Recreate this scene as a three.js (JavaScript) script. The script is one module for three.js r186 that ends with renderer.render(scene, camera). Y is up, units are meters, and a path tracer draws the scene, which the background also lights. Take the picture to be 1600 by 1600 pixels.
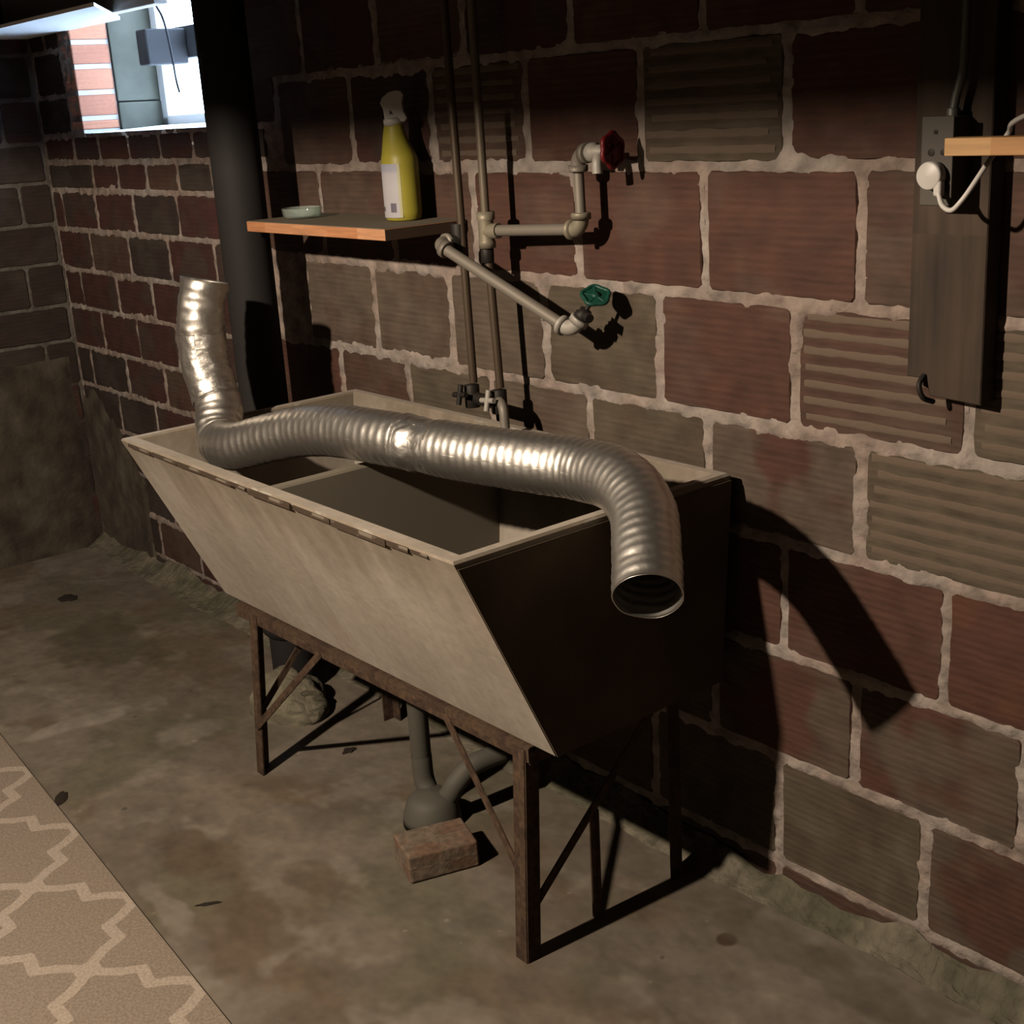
import * as THREE from 'three';
import { ImprovedNoise } from 'three/addons/math/ImprovedNoise.js';
import { RoundedBoxGeometry } from 'three/addons/geometries/RoundedBoxGeometry.js';
import { mergeGeometries, mergeVertices } from 'three/addons/utils/BufferGeometryUtils.js';

// ---------------------------------------------------------------- camera, sky, lamp, exposure
const scene = new THREE.Scene();
const renderer = new THREE.WebGLRenderer({ antialias: true });
renderer.toneMapping = THREE.LinearToneMapping;
renderer.toneMappingExposure = 1.0;
renderer.shadowMap.enabled = true;
const camera = new THREE.PerspectiveCamera(42.88, 1, 0.05, 60);
{
  const yaw = -51.305 * Math.PI / 180, pitch = 17.4 * Math.PI / 180, roll = -3.51 * Math.PI / 180;
  const f = new THREE.Vector3(Math.sin(yaw) * Math.cos(pitch), -Math.sin(pitch), -Math.cos(yaw) * Math.cos(pitch));
  const r = new THREE.Vector3().crossVectors(f, new THREE.Vector3(0, 1, 0)).normalize();
  const u = new THREE.Vector3().crossVectors(r, f);
  camera.position.set(0, 1.407, 1.65);
  camera.up.copy(u.multiplyScalar(Math.cos(roll)).addScaledVector(r, -Math.sin(roll)));
  camera.lookAt(camera.position.clone().add(f));
}
scene.background = new THREE.Color().setRGB(16.5, 23, 33);     // overcast daylight outside the basement window
const LAMP = new THREE.Vector3(-1.66, 1.95, 2.2), LAMP_POWER = 35;
const LAMP_COLOR = new THREE.Color().setRGB(1, 0.84, 0.66);

// ---------------------------------------------------------------- helpers
const noiseGen = new ImprovedNoise();
const N = (x, y, z = 0) => noiseGen.noise(x + 37.7, y + 11.3, z + 5.1);
const fbm = (x, y, z = 0, o = 4) => { let s = 0, a = 0.5, f = 1; for (let i = 0; i < o; i++) { s += a * N(x * f, y * f, z + i * 7.3); a *= 0.5; f *= 2.03; } return s; };
let seed = 20240611;
const rnd = () => { seed = (seed + 0x6D2B79F5) | 0; let t = Math.imul(seed ^ (seed >>> 15), 1 | seed); t = (t + Math.imul(t ^ (t >>> 7), 61 | t)) ^ t; return ((t ^ (t >>> 14)) >>> 0) / 4294967296; };
const rr = (a, b) => a + (b - a) * rnd();
const clamp = (v, a = 0, b = 1) => Math.min(b, Math.max(a, v));
const smooth = (a, b, v) => { const t = clamp((v - a) / (b - a)); return t * t * (3 - 2 * t); };
const V = (x, y, z) => new THREE.Vector3(x, y, z);
const toS = (v) => v <= 0.0031308 ? v * 12.92 : 1.055 * Math.pow(v, 1 / 2.4) - 0.055;

// a colour texture from linear rgb, covering (w x h) metres
function colorTex(px, py, w, h, fn) {
  const d = new Uint8Array(px * py * 4);
  for (let j = 0; j < py; j++) for (let i = 0; i < px; i++) {
    const c = fn((i + 0.5) / px * w, (j + 0.5) / py * h), k = (j * px + i) * 4;
    d[k] = 255 * toS(clamp(c[0])); d[k + 1] = 255 * toS(clamp(c[1])); d[k + 2] = 255 * toS(clamp(c[2])); d[k + 3] = 255;
  }
  const t = new THREE.DataTexture(d, px, py); t.colorSpace = THREE.SRGBColorSpace; t.wrapS = t.wrapT = THREE.RepeatWrapping;
  t.magFilter = THREE.LinearFilter; t.minFilter = THREE.LinearMipmapLinearFilter; t.generateMipmaps = true; t.repeat.set(1 / w, 1 / h); t.needsUpdate = true; return t;
}
function grayTex(px, py, w, h, fn) {
  const d = new Uint8Array(px * py * 4);
  for (let j = 0; j < py; j++) for (let i = 0; i < px; i++) {
    const c = 255 * clamp(fn((i + 0.5) / px * w, (j + 0.5) / py * h)), k = (j * px + i) * 4;
    d[k] = d[k + 1] = d[k + 2] = c; d[k + 3] = 255;
  }
  const t = new THREE.DataTexture(d, px, py); t.wrapS = t.wrapT = THREE.RepeatWrapping;
  t.magFilter = THREE.LinearFilter; t.minFilter = THREE.LinearMipmapLinearFilter; t.generateMipmaps = true; t.repeat.set(1 / w, 1 / h); t.needsUpdate = true; return t;
}
const mix3 = (a, b, t) => [a[0] + (b[0] - a[0]) * t, a[1] + (b[1] - a[1]) * t, a[2] + (b[2] - a[2]) * t];
const mul3 = (a, k) => [a[0] * k, a[1] * k, a[2] * k];
function mat(rgb, roughness = 0.85, o = {}) {
  const { bright, ...p } = o, k = bright ?? ((o.metalness ?? 0) > 0.9 || o.transmission || o.emissive ? 1 : 0.30);             // a dingy, light-swallowing cellar
  const m = new THREE.MeshPhysicalMaterial({ roughness, metalness: 0, specularIntensity: 0.5, ...p });
  m.color.setRGB(rgb[0] * k, rgb[1] * k, rgb[2] * k); return m;
}
const used = new Map();
function numbered(n) { const k = used.get(n) ?? 0; used.set(n, k + 1); return k ? n + '_' + String(k).padStart(3, '0') : n; }
function mesh(name, geo, m, parent) {
  const o = new THREE.Mesh(Array.isArray(geo) ? mergeGeometries(geo.map((g) => { const q = g.index ? g.toNonIndexed() : g; for (const a of Object.keys(q.attributes)) if (!['position', 'normal', 'uv'].includes(a)) q.deleteAttribute(a); return q; })) : geo, m);
  o.castShadow = o.receiveShadow = true; o.name = parent ? name : numbered(name); (parent ?? scene).add(o); return o;
}
function thing(name, label, category, p = [0, 0, 0], group) {
  const o = new THREE.Group(); o.name = numbered(name); o.position.set(...p); scene.add(o);
  o.userData = { label, category }; if (group) o.userData.group = group; return o;
}
function structure(name, geo, m, label) { const o = geo ? mesh(name, geo, m) : new THREE.Group(); if (!geo) { o.name = name; scene.add(o); } o.userData.kind = 'structure'; if (label) o.userData.label = label; return o; }
function tag(o, label, category, group) { o.userData = { label, category }; if (group) o.userData.group = group; return o; }
// box between two corners, softened edges
function box(a, b, r = 0.003) {
  const w = Math.abs(b[0] - a[0]), h = Math.abs(b[1] - a[1]), d = Math.abs(b[2] - a[2]);
  const g = r > 0 ? new RoundedBoxGeometry(w, h, d, 1, Math.min(r, w / 2.1, h / 2.1, d / 2.1)) : new THREE.BoxGeometry(w, h, d);
  g.translate((a[0] + b[0]) / 2, (a[1] + b[1]) / 2, (a[2] + b[2]) / 2); metreUV(g); return g;
}
// uv in metres by the dominant axis of each face
function metreUV(g, du = 0, dv = 0) {
  const p = g.attributes.position, n = g.attributes.normal, uv = new Float32Array(p.count * 2);
  for (let i = 0; i < p.count; i++) {
    const ax = Math.abs(n.getX(i)), ay = Math.abs(n.getY(i)), az = Math.abs(n.getZ(i));
    const [u, v] = az >= ax && az >= ay ? [p.getX(i), p.getY(i)] : ax >= ay ? [p.getZ(i), p.getY(i)] : [p.getX(i), p.getZ(i)];
    uv[2 * i] = u + du; uv[2 * i + 1] = v + dv;
  }
  g.setAttribute('uv', new THREE.BufferAttribute(uv, 2)); return g;
}
function rod(a, b, r, seg = 16) {
  const d = b.clone().sub(a), g = new THREE.CylinderGeometry(r, r, d.length(), seg, 1);
  g.applyQuaternion(new THREE.Quaternion().setFromUnitVectors(V(0, 1, 0), d.normalize())); g.translate((a.x + b.x) / 2, (a.y + b.y) / 2, (a.z + b.z) / 2); return g;
}
// solid of revolution along a -> b with a profile [[t metres, radius], ...]
function turned(a, dir, prof, seg = 20) {
  const g = new THREE.LatheGeometry(prof.map(([t, r]) => new THREE.Vector2(Math.max(r, 1e-5), t)), seg);
  g.applyQuaternion(new THREE.Quaternion().setFromUnitVectors(V(0, 1, 0), dir.clone().normalize())); g.translate(a.x, a.y, a.z); return g;
}
const tube = (pts, r, n = 40, seg = 12) => new THREE.TubeGeometry(new THREE.CatmullRomCurve3(pts), n, r, seg, false);
// flat bar between two points; wide across 'side'
function bar(a, b, wide, thick, side) {
  const d = b.clone().sub(a), L = d.length(); d.normalize();
  const s = side.clone().addScaledVector(d, -side.dot(d)).normalize(), t = new THREE.Vector3().crossVectors(s, d);
  const g = new RoundedBoxGeometry(wide, L, thick, 1, Math.min(wide, thick) * 0.2); metreUV(g);
  g.applyMatrix4(new THREE.Matrix4().makeBasis(s, d, t)); g.translate((a.x + b.x) / 2, (a.y + b.y) / 2, (a.z + b.z) / 2); return g;
}
// flat-shaded loft through rectangular (or polygonal) loops
function loft(loops, capA = true, capB = true) {
  const pos = [], tri = (a, b, c) => pos.push(a.x, a.y, a.z, b.x, b.y, b.z, c.x, c.y, c.z);
  const n = loops[0].length;
  for (let k = 0; k + 1 < loops.length; k++) for (let i = 0; i < n; i++) {
    const a = loops[k][i], b = loops[k][(i + 1) % n], c = loops[k + 1][(i + 1) % n], d = loops[k + 1][i];
    tri(a, b, c); tri(a, c, d);
  }
  const cap = (l, flip) => { for (let i = 1; i + 1 < n; i++) flip ? tri(l[0], l[i + 1], l[i]) : tri(l[0], l[i], l[i + 1]); };
  if (capA) cap(loops[0], true); if (capB) cap(loops[loops.length - 1], false);
  const g = new THREE.BufferGeometry(); g.setAttribute('position', new THREE.Float32BufferAttribute(pos, 3)); g.computeVertexNormals(); return metreUV(g);
}

// ---------------------------------------------------------------- materials
// fired clay: fine horizontal combing, blotches, some grey cement haze
function clayTex(red, grey, share, s) {
  return colorTex(512, 512, 0.9, 0.9, (x, y) => {
    const tx = x / 0.9 * 2 * Math.PI, k = 0.9 / (2 * Math.PI) , cx = Math.cos(tx) * k, sx = Math.sin(tx) * k;
    const h = smooth(share - 0.13, share + 0.13, 0.5 + 1.25 * fbm(cx * 6 + s, y * 6, sx * 6 + s, 3));
    let c = mix3(red, grey, h);
    const comb = 0.5 + 0.5 * Math.sin(y * 2 * Math.PI / 0.0128 + 2.2 * fbm(cx * 20, y * 60, sx * 20, 2));
    const streak = fbm(cx * 14 + 9, y * 170, sx * 14 + s, 2), b = fbm(cx * 22, y * 22, sx * 22 + s, 4);
    return mul3(c, clamp(1 + 0.10 * (comb - 0.5) + 0.32 * streak + 0.5 * b, 0.45, 1.7));
  });
}
const clayBump = grayTex(512, 512, 0.9, 0.9, (x, y) => 0.5 + 0.17 * Math.sin(y * 2 * Math.PI / 0.0128 + fbm(x * 20, y * 60, 1, 2)) + 0.5 * fbm(x * 70, y * 170, 3, 3));
const clayOpt = { bumpMap: clayBump, bumpScale: 0.0013 };
const CLAY = {
  red: mat([1, 1, 1], 0.82, { map: clayTex([0.140, 0.060, 0.039], [0.16, 0.085, 0.06], 0.62, 1), ...clayOpt }),
  orange: mat([1, 1, 1], 0.82, { map: clayTex([0.165, 0.066, 0.036], [0.142, 0.056, 0.038], 0.5, 8), ...clayOpt }),
  brown: mat([1, 1, 1], 0.85, { map: clayTex([0.135, 0.070, 0.048], [0.15, 0.092, 0.066], 0.5, 2), ...clayOpt }),
  grey: mat([1, 1, 1], 0.88, { map: clayTex([0.175, 0.115, 0.083], [0.200, 0.148, 0.108], 0.45, 3), ...clayOpt }),
  olive: mat([1, 1, 1], 0.88, { map: clayTex([0.150, 0.108, 0.072], [0.175, 0.135, 0.092], 0.5, 4), ...clayOpt }),
  mixed: mat([1, 1, 1], 0.86, { map: clayTex([0.14, 0.060, 0.041], [0.165, 0.118, 0.086], 0.47, 5), ...clayOpt }),
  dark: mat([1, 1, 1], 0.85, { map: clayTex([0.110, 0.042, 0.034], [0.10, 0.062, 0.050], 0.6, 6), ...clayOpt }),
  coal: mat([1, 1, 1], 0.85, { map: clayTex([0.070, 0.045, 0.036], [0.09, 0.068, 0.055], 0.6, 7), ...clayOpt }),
};
const mortarBump = grayTex(512, 512, 0.5, 0.5, (x, y) => 0.5 + 0.9 * fbm(x * 60, y * 60, 2, 4));
const mortar = mat([1, 1, 1], 0.95, { map: colorTex(512, 512, 1.7, 1.7, (x, y) => mul3(mix3([0.60, 0.51, 0.45], [0.53, 0.405, 0.34], smooth(-0.2, 0.25, fbm(x * 5, y * 5, 1))), clamp(0.95 + 0.8 * fbm(x * 26, y * 26, 4), 0.5, 1.4))), bumpMap: mortarBump, bumpScale: 0.004 });
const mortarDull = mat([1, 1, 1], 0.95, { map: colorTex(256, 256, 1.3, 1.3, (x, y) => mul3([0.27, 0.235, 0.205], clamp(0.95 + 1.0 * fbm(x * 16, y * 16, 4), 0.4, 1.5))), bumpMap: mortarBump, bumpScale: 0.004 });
const render1 = mat([1, 1, 1], 0.95, { map: colorTex(512, 512, 1.5, 1.5, (x, y) => mul3(mix3([0.165, 0.135, 0.10], [0.11, 0.085, 0.062], smooth(-0.2, 0.2, fbm(x * 5, y * 4, 8))), clamp(0.95 + 0.9 * fbm(x * 18, y * 14, 9), 0.4, 1.5))), bumpMap: mortarBump, bumpScale: 0.002 });
const darkTimber = mat([1, 1, 1], 0.85, { map: colorTex(256, 512, 0.3, 1.2, (x, y) => mul3([0.105, 0.070, 0.048], clamp(1 + 0.7 * fbm(x * 60, y * 3, 2) + 0.5 * fbm(x * 12, y * 7, 5), 0.5, 1.6))) });
const joistWood = mat([0.05, 0.036, 0.026], 0.9);
const gloomBrick = mat([0.055, 0.042, 0.034], 0.95);
const endGrain = (a, k) => mat([1, 1, 1], 0.6, { bright: k, map: colorTex(512, 128, 0.6, 0.15, (x, y) => { const s = Math.floor(x / 0.115 + 0.37); return mul3(mix3(a, [a[0] * 0.86, a[1] * 0.74, a[2] * 0.64], 0.5 + 0.5 * Math.sin(s * 2.4)), clamp(1 + 0.5 * fbm(x * 10, y * 130, s), 0.7, 1.3)); }) });
const boardWood = endGrain([0.60, 0.30, 0.155], 0.52), paleWood = endGrain([0.74, 0.43, 0.185], 0.40);
const galv = mat([0.44, 0.385, 0.32], 0.55, { metalness: 0.3 });
const brassy = mat([0.52, 0.45, 0.33], 0.5, { metalness: 0.3 });
const solderWhite = mat([0.72, 0.66, 0.58], 0.5, { metalness: 0.1 });
const agedCopper = mat([0.17, 0.118, 0.078], 0.5, { metalness: 0.35 });
const darkMetal = mat([0.05, 0.042, 0.035], 0.6, { metalness: 0.4 });
const rust = mat([1, 1, 1], 0.85, { map: colorTex(256, 256, 0.4, 0.4, (x, y) => mul3(mix3([0.16, 0.095, 0.055], [0.10, 0.056, 0.036], smooth(-0.2, 0.2, fbm(x * 25, y * 25, 3))), clamp(1 + 0.9 * fbm(x * 80, y * 80, 1), 0.5, 1.6))), bumpMap: mortarBump, bumpScale: 0.001, metalness: 0.1 });
const aluminium = mat([0.54, 0.51, 0.47], 0.40, { metalness: 1, bumpMap: grayTex(256, 256, 0.25, 0.25, (x, y) => 0.5 + 0.9 * fbm(x * 60, y * 50, 3, 3)), bumpScale: 0.0005 });
const foil = mat([0.54, 0.51, 0.47], 0.41, { metalness: 1, bumpMap: grayTex(256, 256, 0.2, 0.2, (x, y) => 0.5 + 1.1 * fbm(x * 50, y * 50, 3, 3)), bumpScale: 0.001 });
const blackIron = mat([0.045, 0.040, 0.040], 0.7, { specularIntensity: 0.25 });
const whitePlastic = mat([0.86, 0.80, 0.75], 0.4, { bright: 0.36 });
const whitePaint = mat([0.85, 0.85, 0.83], 0.7, { bright: 1 });

// ---------------------------------------------------------------- floor
const floorTex = colorTex(2048, 2048, 4, 4, (x, y) => {
  const wx = x - 4.4, wz = y;                                     // world metres over the part of the floor in view
  let c = mix3([0.335, 0.275, 0.215], [0.255, 0.205, 0.155], smooth(-0.15, 0.2, fbm(wx * 2.1, wz * 2.6, 3)));
  c = mix3(c, [0.235, 0.165, 0.105], 0.75 * smooth(0.02, 0.22, fbm(wx * 3.2 + 4, wz * 4.2, 8)));        // brown damp stains
  c = mix3(c, [0.215, 0.195, 0.125], 0.65 * smooth(0.05, 0.25, fbm(wx * 2.6 + 14, wz * 2.6, 12)));      // greenish patches
  c = mix3(c, [0.42, 0.36, 0.29], 0.6 * smooth(0.10, 0.26, fbm(wx * 5 + 7, wz * 6, 15)));               // worn pale patches
  const blot = (bx, bz, sx, sz, col, k) => { const d = Math.hypot((wx - bx) / sx, (wz - bz) / sz) + 0.9 * fbm(wx * 9, wz * 9, 20 + bx, 3); c = mix3(c, col, k * (1 - smooth(0.6, 1.0, d))); };
  blot(-2.25, 0.74, 0.16, 0.07, [0.19, 0.135, 0.088], 0.8); blot(-1.95, 0.76, 0.15, 0.06, [0.19, 0.135, 0.088], 0.7); blot(-1.97, 0.6, 0.1, 0.05, [0.2, 0.14, 0.09], 0.6);
  blot(-2.29, 0.58, 0.3, 0.08, [0.40, 0.325, 0.25], 0.6); blot(-3.0, 0.65, 0.05, 0.13, [0.50, 0.43, 0.35], 0.85); blot(-2.75, 0.5, 0.07, 0.09, [0.44, 0.37, 0.30], 0.6);
  blot(-2.1, 0.86, 0.13, 0.035, [0.42, 0.355, 0.29], 0.7); blot(-3.45, 0.4, 0.28, 0.16, [0.15, 0.125, 0.075], 0.8); blot(-3.9, 0.3, 0.3, 0.12, [0.20, 0.17, 0.11], 0.5);
  blot(-1.305, 0.187, 0.02, 0.02, [0.10, 0.055, 0.03], 0.9); blot(-1.2, 0.13, 0.25, 0.06, [0.19, 0.16, 0.11], 0.6); blot(-1.35, 0.55, 0.25, 0.12, [0.23, 0.165, 0.11], 0.5);
  const grit = fbm(wx * 40, wz * 40, 5, 3); c = mul3(c, clamp(1.04 + 0.4 * fbm(wx * 14, wz * 14, 7, 3) + 0.25 * grit, 0.55, 1.5));
  if (N(wx * 24, wz * 24, 2) > 0.72) c = mul3(c, 0.6); if (N(wx * 42, wz * 42, 9) > 0.72) c = mul3(c, 1.4);
  return c;
});
floorTex.offset.set(4.4 / 4, 0);
const floorBump = grayTex(1024, 1024, 4, 4, (x, y) => 0.5 + 0.7 * fbm(x * 7, y * 7, 2, 5)); floorBump.offset.set(1.1, 0);
const floorMat = mat([1, 1, 1], 0.85, { map: floorTex, bumpMap: floorBump, bumpScale: 0.010 });
{
  const slab = new THREE.BoxGeometry(9.2, 0.2, 5.9); slab.translate(0.05, -0.1, 2.6); metreUV(slab);
  structure('floor', slab, floorMat, 'stained worn concrete basement floor');
}

// ---------------------------------------------------------------- back wall: clay blocks in mortar, window hole, brick jamb
const CX = -4.375, WIN = { x0: -4.04, x1: -3.05, y0: 1.395, y1: 1.93 };
const cells = [];                                                   // every block: x0,x1,y0,y1,kind,ribs
const mainY = [-0.12, 0.06, 0.271, 0.473, 0.675, 0.873, 1.08, 1.29, 1.49, 1.69, 1.9, 2.11];
const mainX = [
  [-2.9, -2.60, -2.29, -1.95, -1.65, -1.34, -1.04, -0.74, -0.44, -0.14],        // partly buried course
  [-2.9, -2.56, -2.26, -1.95, -1.65, -1.34, -1.04, -0.74, -0.44, -0.14],
  [-2.9, -2.70, -2.40, -2.09, -1.79, -1.49, -1.18, -0.88, -0.58, -0.28],
  [-2.9, -2.56, -2.25, -1.94, -1.63, -1.33, -1.02, -0.72, -0.42, -0.12],
  [-2.98, -2.68, -2.40, -2.10, -1.80, -1.50, -1.18, -0.86, -0.56, -0.26],
  [-2.81, -2.51, -2.22, -1.92, -1.61, -1.31, -1.00, -0.70, -0.40, -0.10],
  [-2.98, -2.70, -2.41, -2.12, -1.81, -1.50, -1.19, -0.88, -0.58, -0.28],
  [-2.85, -2.54, -2.24, -1.94, -1.64, -1.33, -1.03, -0.73, -0.43, -0.13],
  [-3.0, -2.72, -2.42, -2.12, -1.81, -1.50, -1.20, -0.90, -0.60, -0.30],
  [-2.85, -2.54, -2.24, -1.94, -1.64, -1.33, -1.03, -0.73, -0.43, -0.13],
  [-3.0, -2.72, -2.42, -2.12, -1.81, -1.50, -1.20, -0.90, -0.60, -0.30],
];
const mainKind = [
  'brown brown brown brown brown brown brown brown brown',
  'brown brown brown brown olive olive mixed orange red',
  'red brown red mixed mixed mixed mixed red red',
  'brown brown red red red red orange red red',
  'red brown olive grey olive mixed olive* grey red',
  'grey grey grey olive red brown* olive* olive red',
  'brown brown brown red red red brown grey red',
  'brown dark brown* red olive* red red red red',
  'brown dark brown dark red red brown red red',
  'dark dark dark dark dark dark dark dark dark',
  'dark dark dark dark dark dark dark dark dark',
].map((s) => s.split(' '));
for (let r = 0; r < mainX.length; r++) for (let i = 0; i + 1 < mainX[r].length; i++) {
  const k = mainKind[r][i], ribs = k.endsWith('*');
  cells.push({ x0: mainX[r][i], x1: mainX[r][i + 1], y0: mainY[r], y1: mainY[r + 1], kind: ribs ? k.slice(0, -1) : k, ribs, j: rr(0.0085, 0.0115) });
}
const smallY = [-0.085, 0.047, 0.18, 0.313, 0.445, 0.577, 0.709, 0.843, 0.967, 1.098, 1.222, 1.308, 1.39];
const smallX = [
  [-4.375, -4.05, -3.77, -3.49, -3.20, -2.92], [-4.375, -4.18, -3.90, -3.62, -3.34, -3.06, -2.92], [-4.375, -4.05, -3.77, -3.49, -3.20, -2.92],
  [-4.375, -4.18, -3.90, -3.62, -3.34, -3.06, -2.92], [-4.375, -4.08, -3.80, -3.52, -3.24, -2.96], [-4.375, -4.26, -3.98, -3.70, -3.42, -3.14, -2.98],
  [-4.375, -4.12, -3.85, -3.58, -3.30, -3.02], [-4.375, -4.24, -3.96, -3.70, -3.42, -3.15, -3.0], [-4.375, -4.12, -3.83, -3.55, -3.27, -2.99],
  [-4.375, -4.30, -4.03, -3.75, -3.46, -3.17, -3.0], [-4.375, -4.02, -3.83, -3.63, -3.43, -3.23, -3.02], [-4.375, -4.13, -3.94, -3.73, -3.52, -3.32, -3.12, -2.92],
];
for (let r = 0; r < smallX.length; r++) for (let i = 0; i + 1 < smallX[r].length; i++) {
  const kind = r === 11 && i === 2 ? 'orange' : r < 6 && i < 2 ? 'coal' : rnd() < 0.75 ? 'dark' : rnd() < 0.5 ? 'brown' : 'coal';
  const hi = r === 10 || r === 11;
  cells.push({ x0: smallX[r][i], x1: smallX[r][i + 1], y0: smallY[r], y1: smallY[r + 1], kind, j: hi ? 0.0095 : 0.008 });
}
// strip between the corner and the window
for (const [y0, y1, xs] of [[1.39, 1.507, [-4.375, -4.13]], [1.507, 1.64, [-4.375, -4.355, -4.13]], [1.64, 1.77, [-4.375, -4.24, -4.13]], [1.77, 1.9, [-4.375, -4.13]], [1.9, 2.11, [-4.375, -4.13]]])
  for (let i = 0; i + 1 < xs.length; i++) cells.push({ x0: xs[i], x1: xs[i + 1], y0, y1, kind: 'coal', j: 0.008 });
// right of / above the window
for (const [y0, y1] of [[1.39, 1.52], [1.52, 1.65], [1.65, 1.78], [1.78, 1.93]]) cells.push({ x0: -3.05, x1: -2.86, y0, y1, kind: 'dark', j: 0.008 });
for (let x = -4.13; x < -2.9; x += 0.28) cells.push({ x0: x, x1: Math.min(x + 0.28, -2.86), y0: 1.93, y1: 2.11, kind: 'coal', j: 0.008 });

const wallBack = structure('wall_back', null, null, 'clay block basement wall with rough mortar joints');
{
  // mortar face: a fine sheet, thick in the joints and squeezed over the arrises, withdrawn behind the blocks
  const X0 = CX, X1 = -0.30, Y0 = -0.05, Y1 = 2.12, res = 0.0078;
  const nx = Math.round((X1 - X0) / res), ny = Math.round((Y1 - Y0) / res), H = new Float32Array((nx + 1) * (ny + 1)).fill(-1), hole = new Uint8Array((nx + 1) * (ny + 1));
  for (const c of cells) {
    const i0 = Math.max(0, Math.floor((c.x0 - X0) / res)), i1 = Math.min(nx, Math.ceil((c.x1 - X0) / res)), j0 = Math.max(0, Math.floor((c.y0 - Y0) / res)), j1 = Math.min(ny, Math.ceil((c.y1 - Y0) / res));
    for (let j = j0; j <= j1; j++) for (let i = i0; i <= i1; i++) {
      const x = X0 + i * res, y = Y0 + j * res, d = Math.min(x - c.x0, c.x1 - x, y - c.y0, c.y1 - y) - c.j;
      if (d >= -c.j - 1e-6) H[j * (nx + 1) + i] = Math.max(H[j * (nx + 1) + i] === -1 ? -9 : H[j * (nx + 1) + i], d);
    }
  }
  const pos = [], uv = [], idx = [];
  for (let j = 0; j <= ny; j++) for (let i = 0; i <= nx; i++) {
    const x = X0 + i * res, y = Y0 + j * res, k = j * (nx + 1) + i, d = H[k] === -1 ? -0.005 : H[k];
    const lump = 0.0046 * N(x * 34, y * 34, 1) + 0.0018 * N(x * 85, y * 85, 4) + 0.003 * N(x * 7, y * 7, 9);
    let z = 0.0022 + 1.15 * lump - Math.max(0, d) * 0.55;
    z = d > 0.016 ? -0.010 : Math.min(z, 0.0085);
    pos.push(x, y, z); uv.push(x, y);
    hole[k] = x > WIN.x0 && x < WIN.x1 && y > WIN.y0 && y < WIN.y1 ? 1 : 0;
  }
  for (let j = 0; j < ny; j++) for (let i = 0; i < nx; i++) {
    const a = j * (nx + 1) + i, b = a + 1, c = a + nx + 1, d = c + 1;
    if (hole[a] || hole[b] || hole[c] || hole[d]) continue;
    idx.push(a, b, d, a, d, c);
  }
  const face = new THREE.BufferGeometry(); face.setAttribute('position', new THREE.Float32BufferAttribute(pos, 3)); face.setAttribute('uv', new THREE.Float32BufferAttribute(uv, 2)); face.setIndex(idx); face.computeVertexNormals();
  const zb = -0.30, zf = -0.011, core = [box([CX - 0.3, -0.2, zb], [WIN.x0 - 0.02, 2.3, zf], 0), box([WIN.x1, -0.2, zb], [4.6, 2.3, zf], 0), box([WIN.x0, -0.2, zb], [WIN.x1, WIN.y0 - 0.012, zf], 0), box([WIN.x0, WIN.y1, zb], [WIN.x1, 2.3, zf], 0)];
  mesh('mortar_bed', face, mortar, wallBack);
  mesh('wall_core', core, gloomBrick, wallBack);
}
// one block: jittered, softened outline pushed out from the wall
function blockGeo(c, tone) {
  const w = c.x1 - c.x0 - 2 * c.j, h = c.y1 - c.y0 - 2 * c.j, s = rnd() * 100, pts = [], step = 0.024, R = 0.006;
  const side = (ax, ay, bx, by) => { const L = Math.hypot(bx - ax, by - ay), n = Math.max(1, Math.round((L - 2 * R) / step)); for (let i = 0; i <= n; i++) { const t = (R + (L - 2 * R) * i / n) / L; const x = ax + (bx - ax) * t, y = ay + (by - ay) * t, q = 0.0024 * N(x * 45 + s, y * 45, s) + 0.0016 * N(x * 120, y * 120 + s, 1); pts.push(new THREE.Vector2(x + q * Math.sign(by - ay), y - q * Math.sign(bx - ax))); } };
  side(0, 0, w, 0); side(w, 0, w, h); side(w, h, 0, h); side(0, h, 0, 0);
  const g = new THREE.ExtrudeGeometry(new THREE.Shape(pts), { depth: 0.05, bevelEnabled: true, bevelThickness: 0.003, bevelSize: 0.002, bevelSegments: 1, curveSegments: 1 });
  const uv = g.attributes.uv, du = rnd() * 3, dv = rnd() * 3; for (let i = 0; i < uv.count; i++) uv.setXY(i, uv.getX(i) + du, uv.getY(i) + dv);
  return g;
}
const ridgeMat = mat([0.255, 0.185, 0.135], 0.92, { bumpMap: mortarBump, bumpScale: 0.001 });
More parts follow.
